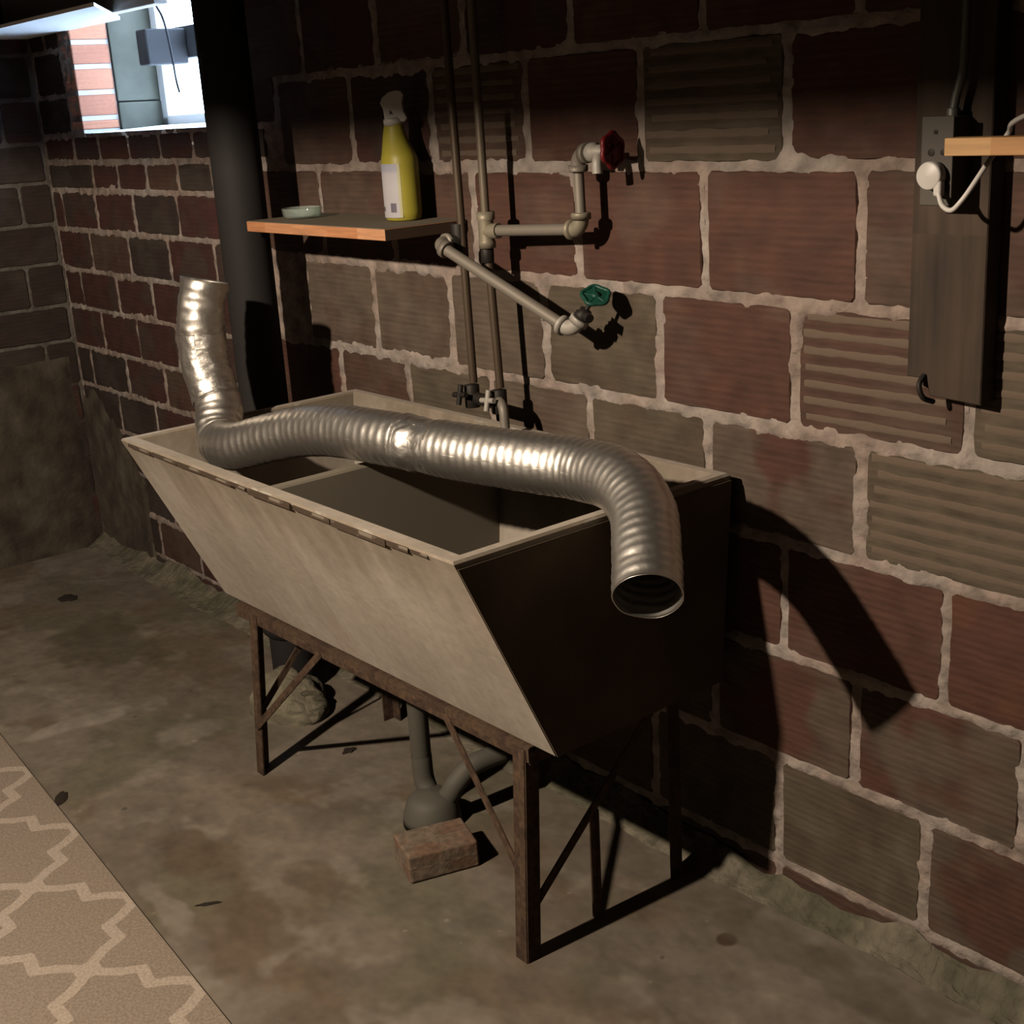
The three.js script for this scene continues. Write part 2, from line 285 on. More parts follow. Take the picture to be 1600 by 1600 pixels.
for (const c of cells) {
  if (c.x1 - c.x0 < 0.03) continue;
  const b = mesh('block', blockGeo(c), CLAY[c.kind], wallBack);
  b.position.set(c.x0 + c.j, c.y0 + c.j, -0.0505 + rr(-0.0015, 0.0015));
  if (c.ribs) {                                                     // scored face: ridges of old mortar left in the keying grooves
    const n = 7, w = c.x1 - c.x0 - 2 * c.j, h = c.y1 - c.y0 - 2 * c.j;
    for (let i = 0; i < n; i++) {
      const y = h * (i + 0.65) / n, a = rr(0.004, 0.02), e = w - rr(0.004, 0.03), pos = [], id = [], m = 26, s = rnd() * 50;
      for (let k = 0; k <= m; k++) { const x = a + (e - a) * k / m, q = 0.0062 + 0.0026 * N(x * 30, s, 1), o = 0.0010 * N(x * 20, s, 5); pos.push(x, y - q + o, 0, x, y - q * 0.6 + o, 0.0014, x, y + q * 0.6 + o, 0.0014, x, y + q + o, 0); if (k < m) for (let t = 0; t < 3; t++) { const p = k * 4 + t; id.push(p, p + 4, p + 5, p, p + 5, p + 1); } }
      const g = new THREE.BufferGeometry(); g.setAttribute('position', new THREE.Float32BufferAttribute(pos, 3)); g.setIndex(id); g.computeVertexNormals(); metreUV(g, s);
      const o = mesh('ridge', g, ridgeMat, b); o.position.z = 0.0528;
    }
  }
}
// brick jamb of the window, one brick per course, seen on the wall face and inside the reveal
{
  const jambBrick = [[0.52, 0.22, 0.13], [0.44, 0.18, 0.11]].map((c) => mat(c, 0.85, { bright: 0.7, bumpMap: clayBump, bumpScale: 0.002 }));
  const ys = [1.397, 1.437, 1.512, 1.587, 1.657, 1.735, 1.81, 1.88, 1.93];
  for (let i = 0; i + 1 < ys.length; i++) {
    const w = rr(0.078, 0.092), g = box([WIN.x0 - w, ys[i] + 0.007, -0.118], [WIN.x0 + 0.0015, ys[i + 1] - 0.007, 0.0025], 0.004); metreUV(g, rnd() * 3, rnd() * 3);
    mesh('brick', g, jambBrick[i % 2], wallBack);
  }
  mesh('jamb_mortar', box([WIN.x0 - 0.1, 1.38, -0.12], [WIN.x0 - 0.003, 1.94, -0.002], 0), mat([0.62, 0.60, 0.58], 0.95, { bright: 0.7 }), wallBack);
}

// ---------------------------------------------------------------- left wall
const wallLeft = structure('wall_left', null, null, 'dark clay block basement wall in the left corner');
{
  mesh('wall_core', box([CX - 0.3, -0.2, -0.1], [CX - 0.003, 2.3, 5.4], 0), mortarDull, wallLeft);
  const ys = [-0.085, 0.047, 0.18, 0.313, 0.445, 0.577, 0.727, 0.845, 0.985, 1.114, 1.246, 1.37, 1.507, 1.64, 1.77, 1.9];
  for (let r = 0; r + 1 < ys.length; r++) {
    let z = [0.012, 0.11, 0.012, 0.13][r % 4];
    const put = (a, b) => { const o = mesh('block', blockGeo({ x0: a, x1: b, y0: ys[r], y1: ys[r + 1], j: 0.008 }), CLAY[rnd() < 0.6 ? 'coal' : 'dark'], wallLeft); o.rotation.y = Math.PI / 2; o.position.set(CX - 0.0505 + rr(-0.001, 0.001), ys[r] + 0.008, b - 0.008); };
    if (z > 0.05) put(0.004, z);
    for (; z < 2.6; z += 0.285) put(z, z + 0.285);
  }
}
// rough cement render low in the corner
function renderSheet(w, hfn, n = 60, m = 26, t = 0.014) {
  const pos = [], id = [];
  for (let j = 0; j <= m; j++) for (let i = 0; i <= n; i++) {
    const x = w * i / n, y = hfn(x) * j / m, edge = Math.min(1, (m - j) / 3, i === n ? 0 : (n - i) / 3);
    pos.push(x, y, (t + 0.009 * fbm(x * 6, y * 6, 3) + 0.002 * N(x * 25, y * 25, 1)) * edge - 0.006 * (1 - edge));
    if (i < n && j < m) { const a = j * (n + 1) + i; id.push(a, a + 1, a + n + 2, a, a + n + 2, a + n + 1); }
  }
  const g = new THREE.BufferGeometry(); g.setAttribute('position', new THREE.Float32BufferAttribute(pos, 3)); g.setIndex(id); g.computeVertexNormals(); return metreUV(g);
}
{
  const a = mesh('cement_render', renderSheet(2.7, (x) => 0.70 + 0.05 * fbm(x * 4, 1, 1), 100), render1, wallLeft);
  a.rotation.y = Math.PI / 2; a.position.set(CX, 0, 2.7);
  const b = mesh('cement_render', renderSheet(0.42, (x) => 0.60 - 0.35 * x + 0.12 * fbm(x * 9, 3, 1) - 0.9 * Math.max(0, x - 0.22)), render1, wallBack);
  b.position.set(CX, 0, 0.0);
}
structure('wall_right', box([4.3, -0.2, -0.3], [4.6, 2.3, 5.5], 0), gloomBrick);
structure('wall_front', box([CX - 0.3, -0.2, 5.2], [4.6, 2.3, 5.5], 0), gloomBrick);
// cement fillet where wall meets floor
{
  const pos = [], id = [], n = 190, m = 7, x0 = CX, x1 = -0.3;
  for (let i = 0; i <= n; i++) for (let j = 0; j <= m; j++) {
    const x = x0 + (x1 - x0) * i / n, t = j / m, hgt = Math.max(0.012, 0.042 + 0.06 * fbm(x * 3.1, 2, 6) + 0.02 * N(x * 14, 1, 2)), dep = 0.075 + 0.06 * fbm(x * 2.3, 5, 1) + (x < -3 ? 0.03 : 0);
    const q = Math.pow(1 - t, 1.7);
    pos.push(x, hgt * q - (j === m ? 0.004 : 0) + 0.006 * N(x * 18, t * 4, 3) * (1 - t), 0.012 * (1 - t) - 0.006 + dep * t + (j && j < m ? 0.006 * N(x * 22, t * 5, 7) : 0));
    if (i < n && j < m) { const a = i * (m + 1) + j; id.push(a, a + 1, a + m + 2, a, a + m + 2, a + m + 1); }
  }
  const g = new THREE.BufferGeometry(); g.setAttribute('position', new THREE.Float32BufferAttribute(pos, 3)); g.setIndex(id); g.computeVertexNormals(); metreUV(g);
  structure('trim_1', g, mat([1, 1, 1], 0.95, { map: colorTex(512, 256, 1.6, 0.8, (x, y) => mul3(mix3([0.30, 0.26, 0.19], [0.19, 0.175, 0.115], smooth(-0.15, 0.2, fbm(x * 5, y * 9, 8))), clamp(1 + 0.8 * fbm(x * 30, y * 30, 2), 0.5, 1.5))), bumpMap: mortarBump, bumpScale: 0.006 }), 'lumpy cement fillet along the foot of the wall');
}
// ceiling: boards, joists, a girder that shades the top of the wall, and a white board over the window corner
{
  const ceil = structure('ceiling', null, null, 'dark basement ceiling boards and joists');
  mesh('ceiling_board', box([CX - 0.3, 2.12, -0.3], [4.6, 2.3, 5.5], 0), joistWood, ceil);
  for (let x = -4.05; x < 4.2; x += 0.4) mesh('joist', box([x, 1.985, 0], [x + 0.045, 2.12, 5.2], 0.003), joistWood, ceil);
  mesh('girder', box([CX, 1.788, 1.55], [4.3, 1.985, 1.65], 0.004), joistWood, ceil);
  structure('trim_2', loft([1.69, 1.699].map((y) => [V(CX, y, 0.004), V(CX, y, 0.25), V(-3.25, y, 0.25), V(-3.66, y, 0.004)])), whitePaint, 'white painted board above the window corner');
  structure('trim_3', box([CX, 1.70, 0.03], [-3.3, 1.96, 0.07], 0.003), mat([0.62, 0.58, 0.52], 0.8, { bright: 0.8 }), 'pale board standing on the white board above the window corner');
}

// ---------------------------------------------------------------- window
const win = structure('window_1', null, null, 'small deep basement window with white frame and bright daylight behind it');
{
  const panel = mat([1, 1, 1], 0.8, { map: colorTex(256, 256, 0.5, 0.5, (x, y) => mul3([0.21, 0.205, 0.15], clamp(1 + 0.5 * fbm(x * 12, y * 12, 2), 0.6, 1.4))) });
  mesh('jamb_panel', box([WIN.x0 - 0.02, 1.482, -0.272], [WIN.x0 + 0.006, 1.93, -0.121], 0.003), panel, win);
  mesh('jamb_panel', box([WIN.x0 - 0.02, 1.386, -0.272], [WIN.x0 + 0.008, 1.479, -0.121], 0.003), panel, win);
  const sl = loft([[V(WIN.x0, 1.35, -0.3), V(WIN.x1, 1.35, -0.3), V(WIN.x1, 1.35, 0.0), V(WIN.x0, 1.35, 0.0)], [V(WIN.x0, 1.406, -0.3), V(WIN.x1, 1.406, -0.3), V(WIN.x1, 1.393, 0.0), V(WIN.x0, 1.393, 0.0)]].map((l) => l.reverse()));
  mesh('sill', sl, mat([0.78, 0.78, 0.76], 0.8, { bright: 1 }), win);
  const fz0 = -0.30, fz1 = -0.262, fr = [];
  fr.push(box([WIN.x0, 1.40, fz0], [WIN.x0 + 0.045, 1.93, fz1], 0.004), box([WIN.x1 - 0.045, 1.40, fz0], [WIN.x1, 1.93, fz1], 0.004), box([WIN.x0, 1.395, fz0], [WIN.x1, 1.432, fz1], 0.004), box([WIN.x0, 1.89, fz0], [WIN.x1, 1.93, fz1], 0.004));
  mesh('frame', fr, whitePaint, win);
  mesh('middle_rail', box([WIN.x0 + 0.045, 1.592, fz0 + 0.006], [WIN.x1 - 0.045, 1.684, fz1], 0.004), mat([0.11, 0.105, 0.11], 0.8), win);
  const glass = mat([1, 1, 1], 0.02, { transmission: 1, ior: 1.45, thickness: 0 });
  mesh('pane', box([WIN.x0 + 0.045, 1.432, -0.284], [WIN.x1 - 0.045, 1.592, -0.282], 0), glass, win);
  mesh('pane', box([WIN.x0 + 0.045, 1.684, -0.284], [WIN.x1 - 0.045, 1.89, -0.282], 0), glass, win);
}
tag(mesh('timber_block', box([-3.868, 1.576, -0.2615], [-3.80, 1.676, -0.13], 0.006), mat([0.075, 0.07, 0.07], 0.8)), 'dark grey timber block sticking out in front of the window rail', 'timber');
{
  const b = mesh('window_cable', [tube([V(-3.70, 1.90, -0.12), V(-3.655, 1.745, -0.1), V(-3.62, 1.69, -0.105), V(-3.605, 1.60, -0.11), V(-3.575, 1.52, -0.10), V(-3.565, 1.49, -0.1)], 0.0035, 40, 8)], mat([0.03, 0.03, 0.035], 0.6));
  tag(b, 'thin black cable hanging down in front of the window pane', 'cable');
}

// ---------------------------------------------------------------- black soil pipe with its shaggy concrete footing
{
  const x = -2.775, z = 0.17, t = thing('soil_pipe', 'thick black cast iron pipe standing by the wall between window and shelf', 'pipe', [x, 0, z]);
  mesh('pipe', turned(V(0, 0, 0), V(0, 1, 0), [[0.0, 0], [0.0, 0.0575], [0.4, 0.0575], [1.2, 0.0575], [1.98, 0.0575], [1.98, 0]], 40), blackIron, t);
  mesh('hub', turned(V(0, 0.155, 0), V(0, 1, 0), [[0, 0.06], [0.01, 0.07], [0.03, 0.082], [0.085, 0.082], [0.095, 0.088], [0.112, 0.088], [0.12, 0.06]], 40), blackIron, t);
  const g = new THREE.SphereGeometry(1, 40, 20, 0, 2 * Math.PI, 0, Math.PI / 2), p = g.attributes.position;
  for (let i = 0; i < p.count; i++) { const q = V(p.getX(i), p.getY(i), p.getZ(i)), k = 1 + 0.3 * fbm(q.x * 1.6, q.y * 1.6, q.z * 1.6); p.setXYZ(i, q.x * 0.125 * k, q.y * 0.098 * k - 0.004, q.z * 0.09 * k); }
  g.computeVertexNormals(); metreUV(g);
  const m = mesh('footing', g, mat([1, 1, 1], 0.95, { map: colorTex(256, 256, 0.4, 0.4, (u, v) => mul3([0.34, 0.30, 0.21], clamp(1 + 0.8 * fbm(u * 20, v * 20, 2), 0.5, 1.5))), bumpMap: mortarBump, bumpScale: 0.004 }), t);
  m.position.set(0.085, 0, 0.075); m.userData.label = 'rounded lumpy concrete footing';
}

// ---------------------------------------------------------------- laundry tub
{
  const t = thing('laundry_tub', 'old double concrete laundry tub with sloping front and chipped rim', 'laundry tub');
  const L = { x: -2.584, yb: 0.382, zf: 0.617, zbot: 0.425 }, R = { x: -1.426, yb: 0.408, zf: 0.622, zbot: 0.448 }, yt = 0.786, zb = 0.028, w = 0.024, wf = 0.032;
  const zAt = (S, y, inset = 0) => S.zbot + (S.zf - S.zbot) * (y - S.yb) / (yt - S.yb) - inset;
  const loop = (ins, y, insF = ins, off = 0) => [V(L.x + ins, y + (y < 0.6 ? L.yb + off - y : 0), 0), V(R.x - ins, y + (y < 0.6 ? R.yb + off - y : 0), 0)].flatMap((c, k) => k === 0
    ? [V(c.x, c.y, zb + ins + (y < 0.6 ? 0.03 : 0)), V(c.x, c.y, zAt(L, c.y, insF))] : [V(c.x, c.y, zAt(R, c.y, insF)), V(c.x, c.y, zb + ins + (y < 0.6 ? 0.03 : 0))]);
  const c = 0.004;
  mesh('basin', loft([loop(c, 0, c, 0), loop(0, 0, 0, c), loop(0, yt - c), loop(c, yt), loop(w - c, yt, wf - c), loop(w, yt - c, wf), loop(w + 0.004, 0, wf + 0.004, 0.04)]), mat([1, 1, 1], 0.88, {
    bright: 0.42, map: colorTex(1024, 512, 2.0, 1.0, (x, y) => {
      let k = mix3([0.545, 0.475, 0.395], [0.46, 0.395, 0.32], smooth(-0.2, 0.25, fbm(x * 4, y * 3.2, 2)));
      k = mix3(k, [0.53, 0.415, 0.345], 0.5 * smooth(0.05, 0.3, fbm(x * 3 + 4, y * 4, 6)));
      const top = smooth(0.63, 0.80, y + 0.13 * fbm(x * 7, 1, 2) + 0.05 * N(x * 30, y * 8, 1));           // dirt run down from the rim
      k = mix3(k, [0.25, 0.195, 0.135], 0.75 * top);
      k = mix3(k, [0.5, 0.46, 0.40], 0.7 * smooth(0.10, 0.22, fbm(x * 16, y * 40, 3)) * smooth(0.765, 0.78, y));
      return mul3(k, clamp(1 + 0.16 * fbm(x * 30, y * 9, 4) + 0.16 * fbm(x * 60, y * 60, 1, 3), 0.6, 1.4));
    }), bumpMap: grayTex(512, 512, 0.6, 0.6, (x, y) => 0.5 + 0.6 * fbm(x * 30, y * 30, 2, 4)), bumpScale: 0.0012,
  }), t);
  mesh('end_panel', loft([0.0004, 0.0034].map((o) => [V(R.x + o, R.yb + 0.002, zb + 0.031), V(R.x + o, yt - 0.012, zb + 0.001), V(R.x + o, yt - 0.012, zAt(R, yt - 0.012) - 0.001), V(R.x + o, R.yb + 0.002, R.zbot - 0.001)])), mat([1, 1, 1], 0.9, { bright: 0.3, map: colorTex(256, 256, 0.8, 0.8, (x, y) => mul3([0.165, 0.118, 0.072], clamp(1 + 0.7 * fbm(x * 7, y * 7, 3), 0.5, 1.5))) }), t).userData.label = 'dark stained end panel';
  const dx = -2.03;
  mesh('divider', loft([[V(dx - 0.018, 0.43, 0.035), V(dx + 0.018, 0.43, 0.035), V(dx + 0.018, 0.43, 0.41), V(dx - 0.018, 0.43, 0.41)], [V(dx - 0.013, 0.770, 0.035), V(dx + 0.013, 0.770, 0.035), V(dx + 0.013, 0.770, 0.588), V(dx - 0.013, 0.770, 0.588)], [V(dx - 0.010, 0.774, 0.035), V(dx + 0.010, 0.774, 0.035), V(dx + 0.010, 0.774, 0.588), V(dx - 0.010, 0.774, 0.588)]].map((l) => l.reverse())), mat([0.36, 0.31, 0.235], 0.9), t);
  // broken remains of the metal edging along the front rim
  const edge = []; for (let a = -2.54; a < -1.5;) { const b = Math.min(-1.49, a + rr(0.05, 0.17)), h = rr(0.005, 0.012); edge.push(bar(V(a, yt - 0.004 - h / 2, zAt(L, yt) + 0.0015), V(b, yt - 0.004 - h / 2 + rr(-0.002, 0.002), zAt(L, yt) + 0.0025), h, rr(0.003, 0.006), V(0, 1, 0))); a = b + rr(-0.006, 0.012); }
  const rim = mesh('rim_strip', edge, mat([1, 1, 1], 0.8, { map: colorTex(256, 64, 0.5, 0.12, (x, y) => mix3([0.12, 0.08, 0.05], [0.40, 0.33, 0.25], smooth(0.16, 0.26, fbm(x * 13, y * 13, 2)))), metalness: 0.2 }), t);
  rim.userData.label = 'rusty broken metal edging on the front rim';
}
// ---------------------------------------------------------------- iron stand
{
  const t = thing('tub_stand', 'rusty angle iron stand with crossed braces under the concrete tub', 'stand');
  const angle = (a, b, s1, s2, w = 0.029, k = 0.004) => [bar(a.clone().addScaledVector(s1, w / 2), b.clone().addScaledVector(s1, w / 2), w, k, s1), bar(a.clone().addScaledVector(s2, w / 2), b.clone().addScaledVector(s2, w / 2), w, k, s2)];
  const ix = V(1, 0, 0), nx = V(-1, 0, 0), iz = V(0, 0, 1), nz = V(0, 0, -1), up = V(0, 1, 0), dn = V(0, -1, 0);
  const yl = 0.377, yr = 0.399, FR = [-1.496, 0.478], FL = [-2.448, 0.470], BR = [-1.496, 0.095], BL = [-2.448, 0.095];
  mesh('leg', angle(V(FR[0], 0, FR[1]), V(FR[0], yr, FR[1] - 0.022), nx, nz), rust, t);
  mesh('leg', angle(V(FL[0], 0, FL[1]), V(FL[0], yl, FL[1] - 0.03), ix, nz), rust, t);
  mesh('leg', angle(V(BR[0], 0, BR[1]), V(BR[0], yr, BR[1]), nx, iz), rust, t);
  mesh('leg', angle(V(BL[0], 0, BL[1]), V(BL[0], yl, BL[1]), ix, iz), rust, t);
  mesh('front_rail', angle(V(-2.52, yl + 0.001, 0.436), V(-1.488, yr + 0.004, 0.453), dn, nz, 0.026), rust, t);
  mesh('back_rail', angle(V(-2.52, yl - 0.001, 0.095), V(-1.488, yr - 0.001, 0.095), dn, iz, 0.026), rust, t);
  mesh('end_rail', angle(V(-1.49, yr - 0.001, 0.095), V(-1.49, yr - 0.001, 0.452), dn, nx, 0.026), rust, t);
  mesh('end_rail', angle(V(-2.5, yl - 0.001, 0.095), V(-2.5, yl - 0.001, 0.436), dn, ix, 0.026), rust, t);
  mesh('brace', bar(V(-1.512, 0.165, 0.468), V(-1.72, 0.385, 0.452), 0.016, 0.004, V(1, 1, 0)), rust, t);
  mesh('brace', bar(V(-2.432, 0.115, 0.466), V(-2.15, 0.37, 0.446), 0.016, 0.004, V(1, -1, 0)), rust, t);
  mesh('brace', bar(V(-1.500, 0.095, 0.458), V(-1.500, 0.385, 0.135), 0.017, 0.004, V(0, 1, 1)), rust, t);
  mesh('brace', bar(V(-2.444, 0.135, 0.452), V(-2.444, 0.365, 0.235), 0.016, 0.004, V(0, 1, 1)), rust, t);
  mesh('strut', bar(V(-1.508, 0, 0.302), V(-1.508, 0.222, 0.300), 0.017, 0.012, V(1, 0, 0)), rust, t);
}

// ---------------------------------------------------------------- flexible aluminium duct
function ductGeo(curve, t0, t1, R, opts) {
  const L = curve.getLength(), n = Math.round(L * (t1 - t0) / 0.0034), m = 44, frames = curve.computeFrenetFrames(n * 3, false), pos = [], uv = [], id = [];
  const P = [], Nn = [], B = [], T = [];
  for (let k = 0; k <= n; k++) { const u = t0 + (t1 - t0) * k / n, f = Math.min(n * 3, Math.round(u * n * 3)); P.push(curve.getPointAt(u)); Nn.push(frames.normals[f]); B.push(frames.binormals[f]); T.push(u); }
  const wall = (inner) => {
    const base = pos.length / 3;
    for (let k = 0; k <= n; k++) for (let i = 0; i <= m; i++) {
      const a = 2 * Math.PI * i / m, s = T[k] * L, c = Math.cos(a), si = Math.sin(a);
      const ph = (s / opts.pitch - (i / m)) * 2 * Math.PI;                        // spiral seam
      let r = R + opts.amp * (Math.pow(0.5 + 0.5 * Math.sin(ph), 2) - 0.4) + opts.crush(T[k], a) + (inner ? -0.002 : 0);
      const d = Nn[k].clone().multiplyScalar(c).addScaledVector(B[k], si), q = P[k].clone().addScaledVector(d, r);
      pos.push(q.x, q.y, q.z); uv.push(a * R, s);
      if (k < n && i < m) { const A = base + k * (m + 1) + i, C = A + m + 1; inner ? id.push(A, A + 1, C, A + 1, C + 1, C) : id.push(A, C, A + 1, A + 1, C, C + 1); }
    }
    return base;
  };
  const o = wall(false), q = wall(true);
  for (let i = 0; i < m; i++) { id.push(o + i, q + i, o + i + 1, o + i + 1, q + i, q + i + 1); const e = n * (m + 1) + i; id.push(o + e, o + e + 1, q + e, o + e + 1, q + e + 1, q + e); }
  const g = new THREE.BufferGeometry(); g.setAttribute('position', new THREE.Float32BufferAttribute(pos, 3)); g.setAttribute('uv', new THREE.Float32BufferAttribute(uv, 2)); g.setIndex(id); g.computeVertexNormals(); return g;
}
{
  const t = thing('vent_duct', 'flexible silver aluminium duct lying bent across the concrete tub', 'duct');
  const curve = new THREE.CatmullRomCurve3([[-2.588, 1.085, 0.376], [-2.592, 1.01, 0.395], [-2.583, 0.90, 0.402], [-2.546, 0.825, 0.404], [-2.492, 0.762, 0.436], [-2.405, 0.762, 0.447], [-2.30, 0.790, 0.425], [-2.19, 0.818, 0.403], [-2.075, 0.834, 0.392], [-1.94, 0.840, 0.383], [-1.753, 0.838, 0.351], [-1.615, 0.838, 0.320], [-1.504, 0.838, 0.296], [-1.400, 0.838, 0.308], [-1.325, 0.815, 0.340], [-1.268, 0.777, 0.390], [-1.218, 0.736, 0.440]].map((p) => V(...p)), false, 'centripetal');
  curve.arcLengthDivisions = 1200;
  const J = 0.6;
  mesh('duct_section', ductGeo(curve, 0, J + 0.01, 0.0500, { pitch: 0.021, amp: 0.0010, crush: (u, a) => (u < 0.27 ? 0.0035 * fbm(u * 45, Math.cos(a) * 1.4, Math.sin(a) * 1.4, 2) * smooth(0.27, 0.2, u) * 2 : 0) - 0.006 * Math.exp(-Math.pow((u - J) / 0.012, 2)) + 0.0008 * N(u * 90, Math.cos(a) * 2, Math.sin(a) * 2) }), aluminium, t);
  mesh('duct_section', ductGeo(curve, J - 0.008, 1, 0.0508, { pitch: 0.017, amp: 0.0009, crush: (u, a) => -0.006 * Math.exp(-Math.pow((u - J) / 0.012, 2)) + 0.0010 * N(u * 70, Math.cos(a) * 2, Math.sin(a) * 2 + 7) + (u > 0.975 ? 0.002 * N(u * 10, Math.cos(a) * 1.5, Math.sin(a) * 1.5) : 0) }), aluminium, t);
  mesh('joint_wrap', ductGeo(curve, J - 0.030, J + 0.020, 0.0508, { pitch: 5, amp: 0, crush: (u, a) => -0.0045 * Math.exp(-Math.pow((u - J) / 0.012, 2)) + 0.006 * fbm(u * 70, Math.cos(a) * 2.2, Math.sin(a) * 2.2, 3) }), foil, t);
  mesh('joint_wrap', ductGeo(curve, 0.065, 0.15, 0.0512, { pitch: 5, amp: 0, crush: (u, a) => 0.006 * fbm(u * 40, Math.cos(a) * 1.8, Math.sin(a) * 1.8, 3) }), foil, t);
}

// ---------------------------------------------------------------- left shelf and what stands on it
const SY = 1.187;
{
  const t = thing('wall_shelf', 'narrow wooden shelf board with orange front edge under the yellow spray bottle', 'shelf', [-2.43, SY - 0.011, 0.1]);
  mesh('board', box([-0.265, -0.011, -0.094], [0.285, 0.011, 0.105], 0.0015), boardWood, t);
  mesh('shaded_end_edge', box([0.2848, -0.0105, -0.0935], [0.2862, 0.0105, 0.1045], 0), mat([0.11, 0.06, 0.032], 0.85), t);  // thin dark slab: the shade on the shelf's right end put into its colour
  mesh('top_surface', box([-0.263, 0.0108, -0.094], [0.283, 0.0122, 0.1035], 0), mat([0.30, 0.245, 0.175], 0.85), t);
}
{
  const t = thing('spray_bottle', 'yellow spray bottle with white trigger head and white label', 'spray bottle', [-2.272, SY + 0.0012, 0.068]);
  const yellow = mat([0.62, 0.54, 0.07], 0.45);
  t.scale.set(1.08, 0.905, 1.08);
  const prof = [[0.0, 0.0], [0.030, 0.0], [0.0365, 0.004], [0.0385, 0.02], [0.0385, 0.12], [0.0375, 0.138], [0.034, 0.15], [0.0275, 0.172], [0.0235, 0.19], [0.0205, 0.205], [0.0185, 0.212], [0.014, 0.214]];
  const g = new THREE.LatheGeometry(prof.map(([r, y]) => new THREE.Vector2(Math.max(r, 1e-5), y)), 40), p = g.attributes.position;
  for (let i = 0; i < p.count; i++) { const y = p.getY(i), k = smooth(0.135, 0.19, y); p.setXYZ(i, p.getX(i) - 0.010 * k, y, p.getZ(i) * 0.88); }
  g.computeVertexNormals(); mesh('bottle_body', g, yellow, t);
  const lab = new THREE.CylinderGeometry(0.0389, 0.0389, 0.118, 24, 1, true, -0.62, 1.5); lab.scale(1, 1, 0.885); lab.translate(0, 0.068, 0);
  const lt = colorTex(128, 128, 1, 1, (u, v) => u > 0.55 && u < 0.78 && v > 0.10 && v < 0.27 ? [0.25, 0.22, 0.28] : u < 0.22 && v > 0.12 && v < 0.2 ? [0.22, 0.22, 0.2] : u > 0.9 ? [0.85, 0.8, 0.45] : mix3([0.80, 0.77, 0.82], [0.62, 0.62, 0.75], smooth(0.8, 0.9, v)));
  mesh('label', lab, mat([1, 1, 1], 0.5, { map: lt, side: THREE.DoubleSide }), t);
  mesh('collar', turned(V(-0.010, 0.208, 0), V(0, 1, 0), [[0, 0], [0, 0.0185], [0.014, 0.0185], [0.016, 0.015], [0.016, 0]], 24), whitePlastic, t);
  const sh = new THREE.Shape(); const S = 0.000178;
  [[270, 300], [245, 240], [265, 190], [330, 140], [400, 122], [450, 128], [472, 165], [452, 240], [460, 330], [492, 410], [470, 442], [430, 436], [412, 415], [400, 385], [372, 430], [330, 445], [280, 440]].forEach(([x, y], i) => i ? sh.lineTo((x - 350) * S, (445 - y) * S) : sh.moveTo((x - 350) * S, (445 - y) * S));
  const hole = new THREE.Path(); [[335, 305], [315, 370], [370, 372]].forEach(([x, y], i) => i ? hole.lineTo((x - 350) * S, (445 - y) * S) : hole.moveTo((x - 350) * S, (445 - y) * S)); sh.holes.push(hole);
  const h = new THREE.ExtrudeGeometry(sh, { depth: 0.014, bevelEnabled: true, bevelThickness: 0.005, bevelSize: 0.0025, bevelSegments: 3 }); h.translate(0, 0, -0.007); h.rotateY(0.87); h.scale(1, 1.12, 1); h.translate(-0.010, 0.217, 0);
  mesh('trigger_head', h, whitePlastic, t);
}
{
  const t = thing('glass_dish', 'small clear glass dish on the left end of the shelf', 'dish', [-2.60, SY + 0.0012, 0.115]);
  const g = new THREE.LatheGeometry([[0, 0], [0.036, 0], [0.042, 0.006], [0.045, 0.022], [0.043, 0.024], [0.039, 0.008], [0.032, 0.005], [0, 0.005]].map(([r, y]) => new THREE.Vector2(Math.max(r, 1e-5), y)), 12);
  mesh('bowl', g, mat([0.85, 0.92, 0.88], 0.06, { transmission: 0.92, ior: 1.5, thickness: 0, specularIntensity: 1 }), t);
}

// ---------------------------------------------------------------- water pipes and taps
const elbow = (p, d1, d2, r = 0.0155, R = 0.014, m = galv, parent, name = 'elbow') => {
  const a = p.clone().addScaledVector(d1, 0.024), b = p.clone().addScaledVector(d2, 0.024), g = [new THREE.TubeGeometry(new THREE.QuadraticBezierCurve3(a, p, b), 12, R, 16, false)];
  for (const [q, d] of [[a, d1], [b, d2]]) g.push(turned(q.clone().addScaledVector(d, -0.006), d, [[0, 0], [0, r + 0.002], [0.010, r + 0.002], [0.012, r], [0.012, 0]], 16));
  return mesh(name, g, m, parent);
};
function handwheel(c, axis, R, m, parent, lobes = 5) {
  const pts = []; for (let i = 0; i < 40; i++) { const a = 2 * Math.PI * i / 40, r = R * (1 + 0.07 * Math.cos(lobes * a)); pts.push(V(Math.cos(a) * r, 0, Math.sin(a) * r)); }
  const g = [new THREE.TubeGeometry(new THREE.CatmullRomCurve3(pts, true), 60, R * 0.17, 8, true), turned(V(0, -0.005, 0), V(0, 1, 0), [[0, 0], [0, R * 0.32], [0.009, R * 0.32], [0.009, 0]], 12), turned(V(0, -0.002, 0), V(0, 1, 0), [[0, 0], [0, R * 0.92], [0.003, R * 0.92], [0.003, 0]], 20)];
  for (let i = 0; i < lobes; i++) { const a = 2 * Math.PI * i / lobes; g.push(rod(V(0, 0, 0), V(Math.cos(a) * R, 0, Math.sin(a) * R), R * 0.11, 6)); }
  const o = mesh('handle', g, m, parent); o.quaternion.setFromUnitVectors(V(0, 1, 0), axis.clone().normalize()); o.position.copy(c); return o;
}
const PZ = 0.08, PR = 0.0083, AX = -2.072, BX = -1.985, d = (x, y, z) => V(x, y, z).normalize();
